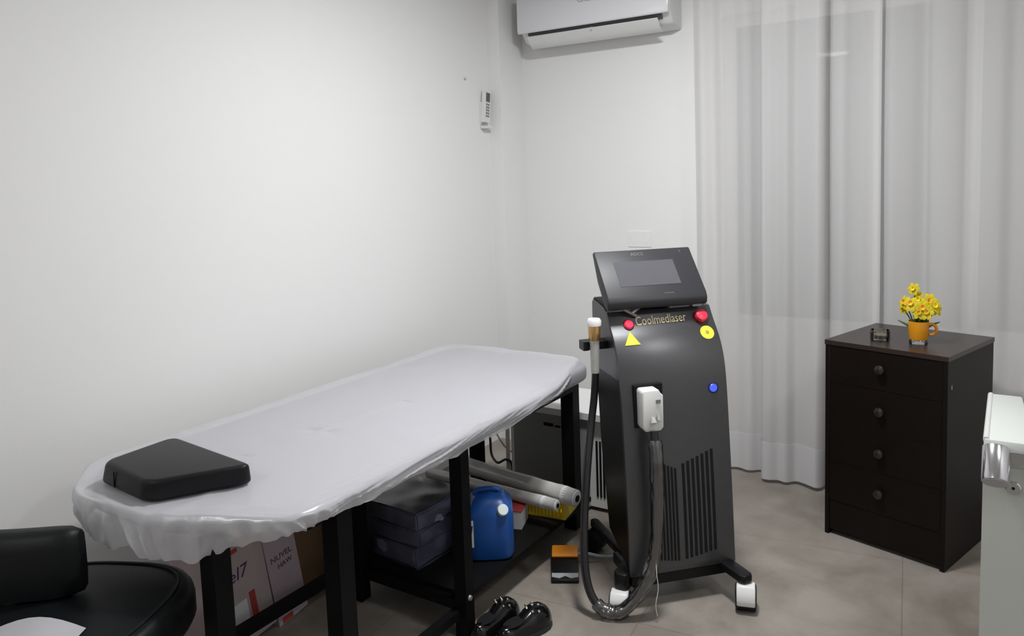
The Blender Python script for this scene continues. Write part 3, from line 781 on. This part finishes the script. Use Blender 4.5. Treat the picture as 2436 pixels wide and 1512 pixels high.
# ------------------------------------------------------------------ laser machine
t = thing('laser_machine', 'grey and black laser hair removal machine on casters between bed and curtain', 'laser machine', (-1.088, 2.361, 0), R(46.1))
FP = [(0, .12), (.008, .25), (.019, .40), (.033, .56), (.048, .72), (.062, .82), (.080, .88), (.108, .932), (.145, .978), (.180, 1.028)]
def yf(z):
    for (y0, z0), (y1, z1) in zip(FP, FP[1:]):
        if z0 <= z <= z1: return y0+(y1-y0)*(z-z0)/(z1-z0)
    return FP[-1][0]
def sl(z, e=.01):
    return Vector((0, yf(min(z+e, 1.027))-yf(z-e), min(z+e, 1.027)-(z-e))).normalized()
WD = .404
body = [(y+.012, z) for y, z in FP]+[(.22, 1.045), (.335, 1.062), (.350, 1.05), (.350, .88), (.315, .70), (.29, .50), (.245, .30), (.222, .205)]
bm = new(); prism(bm, body, .008, WD-.008); obj('body_shell', bm, 'machine_black', t)
fs = spline([(0, y, z) for y, z in FP], 4)
front = [(v.y, v.z) for v in fs]+[(v.y+.016, v.z+.004) for v in reversed(fs)]
bm = new(); prism(bm, front, 0, WD); bev(bm, .0035, 2, 50); obj('front_cover', bm, 'machine', t, sharp=30)
side_u = [(y+.017, z+.003) for y, z in FP if z > .79]+[(.19, 1.03), (.215, 1.042), (.33, 1.058), (.345, 1.045), (.345, .88), (.322, .80), (.10, .80)]
side_u = [(.075, .80)]+[(y+.017, z) for y, z in FP if z > .81]+[(.22, 1.040), (.33, 1.056), (.345, 1.045), (.345, .88), (.325, .80)]
for x0, x1 in ((.002, .010), (WD-.010, WD-.002)):
    bm = new(); prism(bm, side_u, x0, x1); bev(bm, .002, 1, 50); obj('side_panel', bm, 'machine', t)
# vents
for side, xs, tops in (('l', [.106+.0132*i for i in range(7)], None), ('r', [.216+.0186*i for i in range(7)], None)):
    bm = new()
    for i, x in enumerate(xs):
        if side == 'l': zt = .520-.006*i; zb = .168-.002*i
        else: zt = .498+.0065*i; zb = .158+.003*i
        K = 8
        for k in range(K):
            z0 = zb+(zt-zb)*k/K; z1 = zb+(zt-zb)*(k+1)/K
            y0, y1 = yf(z0), yf(z1); wv = .0042 if side == 'l' else .0052
            vs = [bm.verts.new(p) for p in ((x-wv, y0-.0012, z0), (x+wv, y0-.0012, z0), (x+wv, y1-.0012, z1), (x-wv, y1-.0012, z1), (x-wv, y0+.004, z0), (x+wv, y0+.004, z0), (x+wv, y1+.004, z1), (x-wv, y1+.004, z1))]
            for f in ((0, 1, 2, 3), (4, 7, 6, 5), (0, 4, 5, 1), (2, 6, 7, 3), (1, 5, 6, 2), (0, 3, 7, 4)): bm.faces.new([vs[j] for j in f])
    bmesh.ops.recalc_face_normals(bm, faces=bm.faces)
    obj('vent_grille', bm, 'slot', t)
# base rails and casters
bm = new()
prism(bm, [(.01, .006), (WD-.01, .006), (WD-.01, .20), (.01, .20)], .078, .1195, 'z')
bev(bm, .004, 1); obj('base_plate', bm, 'machine_black', t)
def arm(pts, w=.026, z0=.098):
    bm = new()
    p = [Vector((*q, 0)) for q in pts]
    d = (p[1]-p[0]).normalized(); n = Vector((-d.y, d.x, 0))
    prism(bm, [(p[0]+n*w).xy[:], (p[1]+n*w).xy[:], (p[1]+n*w*.6+d*.016).xy[:], (p[1]-n*w*.6+d*.016).xy[:], (p[1]-n*w).xy[:], (p[0]-n*w).xy[:]], z0, .128, 'z')
    bev(bm, .007, 2); return obj('base_arm', bm, 'machine_black', t)
def caster(x, y, rz, par, hood='white_pl', top=.096):
    m4 = Matrix.Translation((x, y, 0)) @ Matrix.Rotation(rz, 4, 'Z') @ Matrix.Diagonal((1, .9, top/.096, 1)); top = .096
    bm = new()
    lathe(bm, [(.020, -.036), (.036, -.036), (.045, -.033), (.046, -.026), (.046, .026), (.045, .033), (.036, .036), (.020, .036)], (0, 0, .046), 32, Matrix.Rotation(R(90), 3, 'Y'))
    xform(bm, m4); c = obj('caster_wheel', bm, 'machine_black', par)
    bm = new(); prism(bm, [(-.0480, .030), (-.0505, .052), (-.044, top-.022), (-.028, top), (.012, top), (.034, top-.018), (.034, .060), (.0, .058), (-.038, .030)], -.0315, .0315); bev(bm, .006, 2, 40); xform(bm, m4)
    obj('caster_fork', bm, hood, par)
ra = arm([(.36, .07), (.385, -.100)]); caster(.385, -.102, R(-30), ra)
la = arm([(.06, .12), (-.020, .034)], .030, .070); caster(-.030, .026, R(-30), la, top=.069)
rl = arm([(.05, .16), (.03, .46)], .018); caster(.028, .455, R(40), rl, 'machine_black')
rr = arm([(.34, .18), (.36, .46)], .022); caster(.36, .465, R(10), rr, 'machine_black')
# monitor
mz0, mz1, my0, my1 = 1.088, 1.240, .138, .278
up = Vector((0, my1-my0, mz1-mz0)).normalized(); nb = Vector((0, up.z, -up.y))   # nb points back/down
mon = thing('monitor', '', '') if False else None
X0, X1 = -.012, .372
def mp(v, dpt): return (my0+up.y*v+nb.y*dpt, mz0+up.z*v+nb.z*dpt)
Lm = ((my1-my0)**2+(mz1-mz0)**2)**.5
bm = new(); prism(bm, [mp(0, 0), mp(Lm, 0), mp(Lm, .016), mp(.10, .045), mp(.0, .048), mp(-.028, .042), mp(-.036, .024), mp(-.020, .006)], X0, X1); bev(bm, .006, 3, 25); sh = obj('monitor', bm, 'screenf', t, sharp=30)
fm = lambda u, v: frame_mat((X0+(X1-X0)*u, *mp(Lm*v, -.0006)), (1, 0, 0), up)
def flat(name, u0, u1, v0, v1, m, par, dpt=-.001):
    bm = new()
    c = [(X0+(X1-X0)*u, *mp(Lm*v, d)) for d in (dpt, .002) for u, v in ((u0, v0), (u1, v0), (u1, v1), (u0, v1))]
    vs = [bm.verts.new(p) for p in c]
    for f in ((0, 1, 2, 3), (7, 6, 5, 4), (0, 4, 5, 1), (1, 5, 6, 2), (2, 6, 7, 3), (3, 7, 4, 0)): bm.faces.new([vs[j] for j in f])
    bmesh.ops.recalc_face_normals(bm, faces=bm.faces)
    return obj(name, bm, m, par)
flat('screen', .165, .775, .20, .73, 'screen', sh)
text_obj('logo', 'ADCS', .019, 'mlogo', sh, fm(.43, .885))
text_obj('logo', 'V', .014, 'mlogo', sh, fm(.88, .90))
text_obj('lettering', 'ooooooo', .010, 'mlogo', sh, fm(.62, .02))
# monitor mount brackets
bm = new(); tube(bm, [Vector((.03, .185, 1.052)), Vector((.055, .150, 1.040)), Vector((.105, .158, 1.012))], .006, 8); tube(bm, [Vector((.085, .152, 1.024)), Vector((.125, .165, 1.045))], .006, 8); obj('mount_bracket', bm, 'steel_br', t)
bm = new(); box(bm, (.345, .175, 1.037), (.035, .03, .014)); bev(bm, .003, 1); obj('mount_bracket', bm, 'steel_br', t)
bm = new(); box(bm, (.19, .24, 1.06), (.14, .06, .07)); obj('monitor_neck', bm, 'machine_black', t)
# front features
def disc(name, x, z, r, h, m, par=None, dome=False, off=0.0):
    y = yf(z); u = sl(z, .02); nf = Vector((0, -u.z, u.y))
    rm = nf.to_track_quat('Z', 'Y').to_matrix()
    prof = [(r, -.003), (r, h*.7), (r*.85, h), (0, h)] if not dome else [(r*.6, -.003), (r*.6, h*.3), (r, h*.35), (r, h*.6), (r*.85, h*.9), (r*.4, h*1.05), (0, h*1.08)]
    bm = new(); lathe(bm, prof, Vector((x, y, z))+nf*off, 28, rm); return obj(name, bm, m, par or t)
b1 = disc('indicator_button', .070, .983, .0205, .004, 'red_dark'); disc('lens', .070, .983, .0165, .011, 'red_lit', b1)
b2 = disc('stop_button', .352, .990, .027, .004, 'red_dark'); disc('button_cap', .352, .990, .0245, .024, 'red', b2, True)
s1 = disc('round_sticker', .360, .940, .0265, .0012, 'yellow'); disc('sticker_print', .360, .940, .008, .0016, 'yelldark', s1)
b3 = disc('power_light', .350, .752, .0195, .004, 'blue_dark'); disc('lens', .3475, .752, .0145, .008, 'blue_lit', b3)
y = yf(.936); u = sl(.936, .02); nf = Vector((0, -u.z, u.y))
def tri(sc_, m, par, h, name):
    bm = new(); P3 = []
    for dpt in (-.002, h):
        for a, b in ((-.035*sc_, -.026*sc_), (.035*sc_, -.026*sc_), (0, .036*sc_)):
            P3.append(bm.verts.new(Vector((.066+a, y, .938))+u*b+nf*dpt))
    for f in ((0, 2, 1), (3, 4, 5), (0, 1, 4, 3), (1, 2, 5, 4), (2, 0, 3, 5)): bm.faces.new([P3[i] for i in f])
    bmesh.ops.recalc_face_normals(bm, faces=bm.faces); return obj(name, bm, m, par)
ts = tri(.84, 'yellow', t, .0012, 'warning_sticker')
bm = new(); c = Vector((.066, y, .934))+nf*.0016
for k in range(8):
    a = math.pi*k/8; dd = Vector((math.cos(a), 0, 0))+u*math.sin(a); pp = dd.cross(nf)*.0012
    L_ = .010 if k % 2 == 0 else .007
    vs = [bm.verts.new(c-dd*L_-pp), bm.verts.new(c+dd*L_-pp), bm.verts.new(c+dd*L_+pp), bm.verts.new(c-dd*L_+pp)]
    bm.faces.new(vs)
obj('laser_symbol', bm, 'yelldark', ts)
zt = .993; text_obj('lettering', 'Coolmedlaser', .036, 'gold', t, frame_mat(Vector((.196, yf(zt)-.0015, zt)), (1, 0, .02), sl(zt, .02)) @ Matrix.Diagonal((.96, 1.35, 1, 1)), .0008, .12)
# handpiece plug on the front
zz = .715
bz = bx('socket_frame', (.094, yf(zz)-.004, .716), (.105, .016, .150), 'slot', t, .004)
bm = new(); prism(bm, [(.052, .655), (.062, .640), (.118, .640), (.128, .652), (.128, .765), (.118, .772), (.112, .785), (.056, .785), (.050, .778)], yf(zz)-.062, yf(zz)-.008, 'y'); bev(bm, .006, 2, 30); pl = obj('cable_plug', bm, 'white_pl', t)
yy = yf(zz)-.0625
bx('plug_latch', (.108, yy, .745), (.016, .006, .012), 'key', pl, .001)
bm = new(); cyl(bm, (.088, yy+.002, .690), (.088, yy-.006, .672), .007, .012, 14); obj('release_button', bm, 'grey_pl', pl)
bm = new(); cyl(bm, (.108, yy+.002, .700), (.108, yy-.004, .680), .005, .007, 12); obj('release_button', bm, 'grey_pl', pl)
# holder + handpiece + hose
bm = new(); box(bm, (-.03, .205, .912), (.11, .060, .028)); box(bm, (-.082, .20, .912), (.020, .05, .032)); bev(bm, .004, 2); obj('handpiece_holder', bm, 'machine_black', t)
hp = Matrix.Identity(3)
def HP(z): return Vector((-.052, .200-.03, z))
bm = new(); tube(bm, [HP(.815), HP(.83), HP(.87), HP(.92), HP(.935)], .016, 20, lambda s: .0150+.0025*s); hnd = obj('handpiece', bm, 'hand', t)
bm = new(); lathe(bm, [(.016, 0), (.0205, .006), (.0215, .03), (.022, .050), (.020, .055), (0.0, .056)], HP(.932), 24); obj('copper_head', bm, 'copper', hnd)
bm = new(); lathe(bm, [(.021, 0), (.0255, .003), (.026, .02), (.021, .028), (0, .030)], HP(.984), 24); obj('white_cap', bm, 'white_pl', hnd)
hose = [(-.051, .17, .822), (-.053, .185, .723), (-.069, .18, .621), (-.1, .14, .482), (-.129, .1, .315), (-.146, .06, .182), (-.143, .03, .095), (-.124, .0, .047), (-.09, -.02, .024), (-.049, -.04, .033), (.005, -.055, .088), (.046, -.06, .163), (.069, -.06, .253), (.08, -.055, .398), (.082, -.052, .544), (.084, -.030, .648)]
hs = spline(hose, 8)
bm = new(); tube(bm, hs, .0135, 14); ho = obj('cable_hose', bm, 'hose', t)
n0 = int(len(hs)*.46)
bm = new(); seg = hs[n0:-3]
tube(bm, seg, .020, 16, lambda s: .0215+.0030*noise.noise(Vector((s*22, 0, 0)))+.004*math.sin(s*9)**2)
for v in bm.verts: v.co += Vector((noise.noise(v.co*60), noise.noise(v.co*60+Vector((5, 0, 0))), 0))*.003
obj('plastic_sleeve', bm, 'film', ho, sharp=30)
bm = new(); tube(bm, [p+Vector((-.014, -.004, 0)) for p in hs[20:len(hs)//2]], .0035, 6); obj('wire', bm, 'wire', ho)
bm = new(); tube(bm, spline([(.062, -.080, .215), (.060, -.088, .17), (.064, -.09, .12), (.054, -.09, .062), (.060, -.09, .022)], 6), .0014, 6); obj('loose_thread', bm, 'thread', ho)

# ------------------------------------------------------------------ dresser
DA = math.atan2(-.135, .445)
t = thing('chest_of_drawers', 'dark brown chest of four drawers with round knobs in front of the curtain', 'drawers', (-.63, 3.30, 0), DA)
DW, DD, DH = .468, .455, .82
def db(name, c, s, m, par=t, b=.002): return bx(name, c, s, m, par, b)
for x in (.009, DW-.009):
    bm = new(); prism(bm, [(0, 0.0), (.05, 0.0), (.06, .0), (DD-.05, .0), (DD, 0), (DD, DH-.018), (0, DH-.018)], x-.009, x+.009); bev(bm, .0015, 1); obj('side_panel', bm, 'wood', t)
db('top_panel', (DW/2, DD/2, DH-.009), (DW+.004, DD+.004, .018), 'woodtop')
db('back_panel', (DW/2, DD-.006, .42), (DW-.036, .008, .76), 'wood')
db('plinth', (DW/2, .012, .085), (DW-.036, .014, .125), 'wood')
zs = [.735, .567, .400, .236]
for i, z in enumerate(zs):
    dr = db('drawer', (DW/2, .011, z-.003), (DW-.038, .018, .1664), 'wood')
    bm = new(); lathe(bm, [(.007, 0), (.007, .010), (.016, .014), (.0185, .020), (.017, .027), (.008, .031), (0, .032)], (.228, .003, z), 28, Matrix.Rotation(R(90), 3, 'X'))
    obj('knob', bm, 'knob', dr)
    db('drawer_box', (DW/2, .22, z-.01), (DW-.07, .39, .11), 'wood', dr, 0)
db('chipped_spot', (DW+.0006, .035, .70), (.0012, .006, .016), 'chip')
# flower mug and jar
t = thing('glass_mug', 'small orange glass mug holding yellow daffodils on the chest of drawers', 'mug', (-.298, 3.362, DH+.0005))
t.scale = (1.38, 1.38, 1.36)
bm = new(); lathe(bm, [(.020, .0), (.024, .001), (.024, .010), (.022, .013), (.0, .013)], n=28); obj('glass_base', bm, 'glass', t)
bm = new(); lathe(bm, [(0, .013), (.0225, .013), (.0245, .018), (.027, .055), (.0275, .066), (.0255, .066), (.0245, .030), (0, .022)], n=32); obj('cup', bm, 'orange_gl', t)
bm = new(); tube(bm, spline([(.026, .004, .056), (.036, .006, .058), (.044, .007, .048), (.043, .007, .036), (.034, .006, .028), (.026, .004, .028)], 6), .0045, 10); obj('handle', bm, 'orange_gl', t)
t = thing('daffodil_bunch', 'bunch of yellow daffodils with green stems standing in the orange mug', 'flowers', (-.298, 3.362, DH+.036))
t.scale = (1.2, 1.2, 1.50)
fl = [(-.016, .006, .118, .9), (-.040, 0, .082, 1), (-.022, -.014, .080, 1.1), (-.002, .010, .090, 1.1), (.012, -.016, .072, 1.1), (.030, .002, .088, 1.1), (.044, -.006, .078, 1.0), (.026, -.018, .060, 1.0), (.002, -.02, .058, .9), (.048, .012, .066, .9), (-.044, .012, .064, .8)]
for i, (x, y_, z, s) in enumerate(fl):
    st = new(); tube(st, spline([(x*.25, y_*.3, .0), (x*.5, y_*.6, z*.5), (x, y_, z)], 5), .0020, 6); so = obj('stem', st, 'green', t)
    dirv = Vector((x*6+random.uniform(-.3, .3), -.75+random.uniform(-.2, .2), .35)).normalized(); q = dirv.to_track_quat('Z', 'Y').to_matrix()
    bm = new()
    for k in range(6):
        a = 2*math.pi*k/6+random.uniform(-.2, .2); Lp = .020*s
        c_, s_ = math.cos(a), math.sin(a)
        ring = []
        for u_, wd_, hh in ((.002, .003, 0), (.5*Lp, .0075*s, .003), (.85*Lp, .006*s, .003), (Lp*1.08, .0005, .001)):
            ring.append((bm.verts.new(q @ Vector((c_*u_-s_*wd_, s_*u_+c_*wd_, hh))+Vector((x, y_, z))), bm.verts.new(q @ Vector((c_*u_, s_*u_, hh+.0015))+Vector((x, y_, z))), bm.verts.new(q @ Vector((c_*u_+s_*wd_, s_*u_-c_*wd_, hh))+Vector((x, y_, z)))))
        for A_, B_ in zip(ring, ring[1:]):
            bm.faces.new((A_[0], A_[1], B_[1], B_[0])); bm.faces.new((A_[1], A_[2], B_[2], B_[1]))
    bmesh.ops.solidify(bm, geom=list(bm.faces), thickness=.0008)
    fo = obj('flower', bm, 'petal', so)
    bm = new(); lathe(bm, [(.003*s, 0), (.005*s, .006), (.0075*s, .012), (.0065*s, .012), (.004*s, .004), (0, .003)], (x, y_, z), 12, q); obj('trumpet', bm, 'trumpet' if i % 3 else 'petal', so)
for i in range(12):
    a = 2*math.pi*i/12+.2; r = .016+.02*((i*7) % 5)/5; h = .035+.030*((i*3) % 4)/4
    if i in (0, 6): r, h = .062, .036
    bm = new(); A_ = Vector((.006*math.cos(a), .006*math.sin(a), 0)); 
    pts = spline([A_, Vector((r*.45*math.cos(a), r*.45*math.sin(a), h*.6)), Vector((r*math.cos(a), r*.6*math.sin(a), h))], 5)
    tube(bm, pts, .003, 6, lambda s: .0008+.0038*math.sin(math.pi*min(.97, .25+s*.75))); obj('leaf', bm, 'green', t)
t = thing('glass_jar', 'small olive brown glass candle jar left of the flower mug', 'jar', (-.437, 3.378, DH+.0005))
t.scale = (1.25, 1.25, 1.2)
bm = new(); lathe(bm, [(.026, 0), (.029, .003), (.0295, .034), (.0275, .034), (.027, .006), (0, .005)], n=32); obj('jar_glass', bm, 'glass', t)
bm = new(); lathe(bm, [(.0, .0055), (.0262, .0065), (.0265, .018), (0, .019)], n=32); obj('candle', bm, 'jar', t)

# ------------------------------------------------------------------ white cabinet at the right edge
t = thing('metal_cabinet', 'white metal cabinet with a chrome handle at the right edge of the photo', 'cabinet', (-.05, 2.35, 0))
bx('cabinet_body', (.26, .24, .37), (.52, .48, .70), 'cab', t, .010, seg=3)
bx('plinth', (.26, .26, .012), (.48, .42, .024), 'cab2', t, .002)
bm = new(); prism(bm, [(.0, 0.0), (.115, 0.0), (.09, .48), (.0, .48)], .718, .79, 'z'); bev(bm, .006, 2, 30); obj('top_rail', bm, 'cab', t)
bm = new(); cyl(bm, (.006, .004, .786), (.006, .476, .786), .008, n=14); obj('edge_bead', bm, 'cab', t)
p0 = Vector((.028, -.030, .778)); p1 = p0+Vector((0.002, -.060, -.072))
bm = new(); cyl(bm, p0, p1, .0325, n=32); bev(bm, .003, 2, 60); hd = obj('handle_grip', bm, 'chrome', t)
bm = new(); d_ = (p1-p0).normalized(); cyl(bm, p1+d_*.0002, p1+d_*.002, .029, n=32); obj('end_cap', bm, 'grey_pl', hd)
bm = new(); box(bm, (.17, -.022, .757), (.25, .018, .030)); bev(bm, .004, 2); obj('handle_bar', bm, 'chrome', t)
bm = new(); box(bm, (.08, -.008, .757), (.024, .03, .02)); box(bm, (.26, -.008, .757), (.024, .03, .02)); obj('handle_mount', bm, 'cab2', t)
bm = new(); lathe(bm, [(.018, 0), (.018, .006), (.015, .009), (0, .009)], (.069, .001, .668), 28, Matrix.Rotation(R(90), 3, 'X')); lk = obj('lock', bm, 'chrome', t)
bm = new(); lathe(bm, [(.004, 0), (.004, .0098), (0, .0099)], (.069, .001, .668), 12, Matrix.Rotation(R(90), 3, 'X')); obj('keyhole', bm, 'slot', lk)
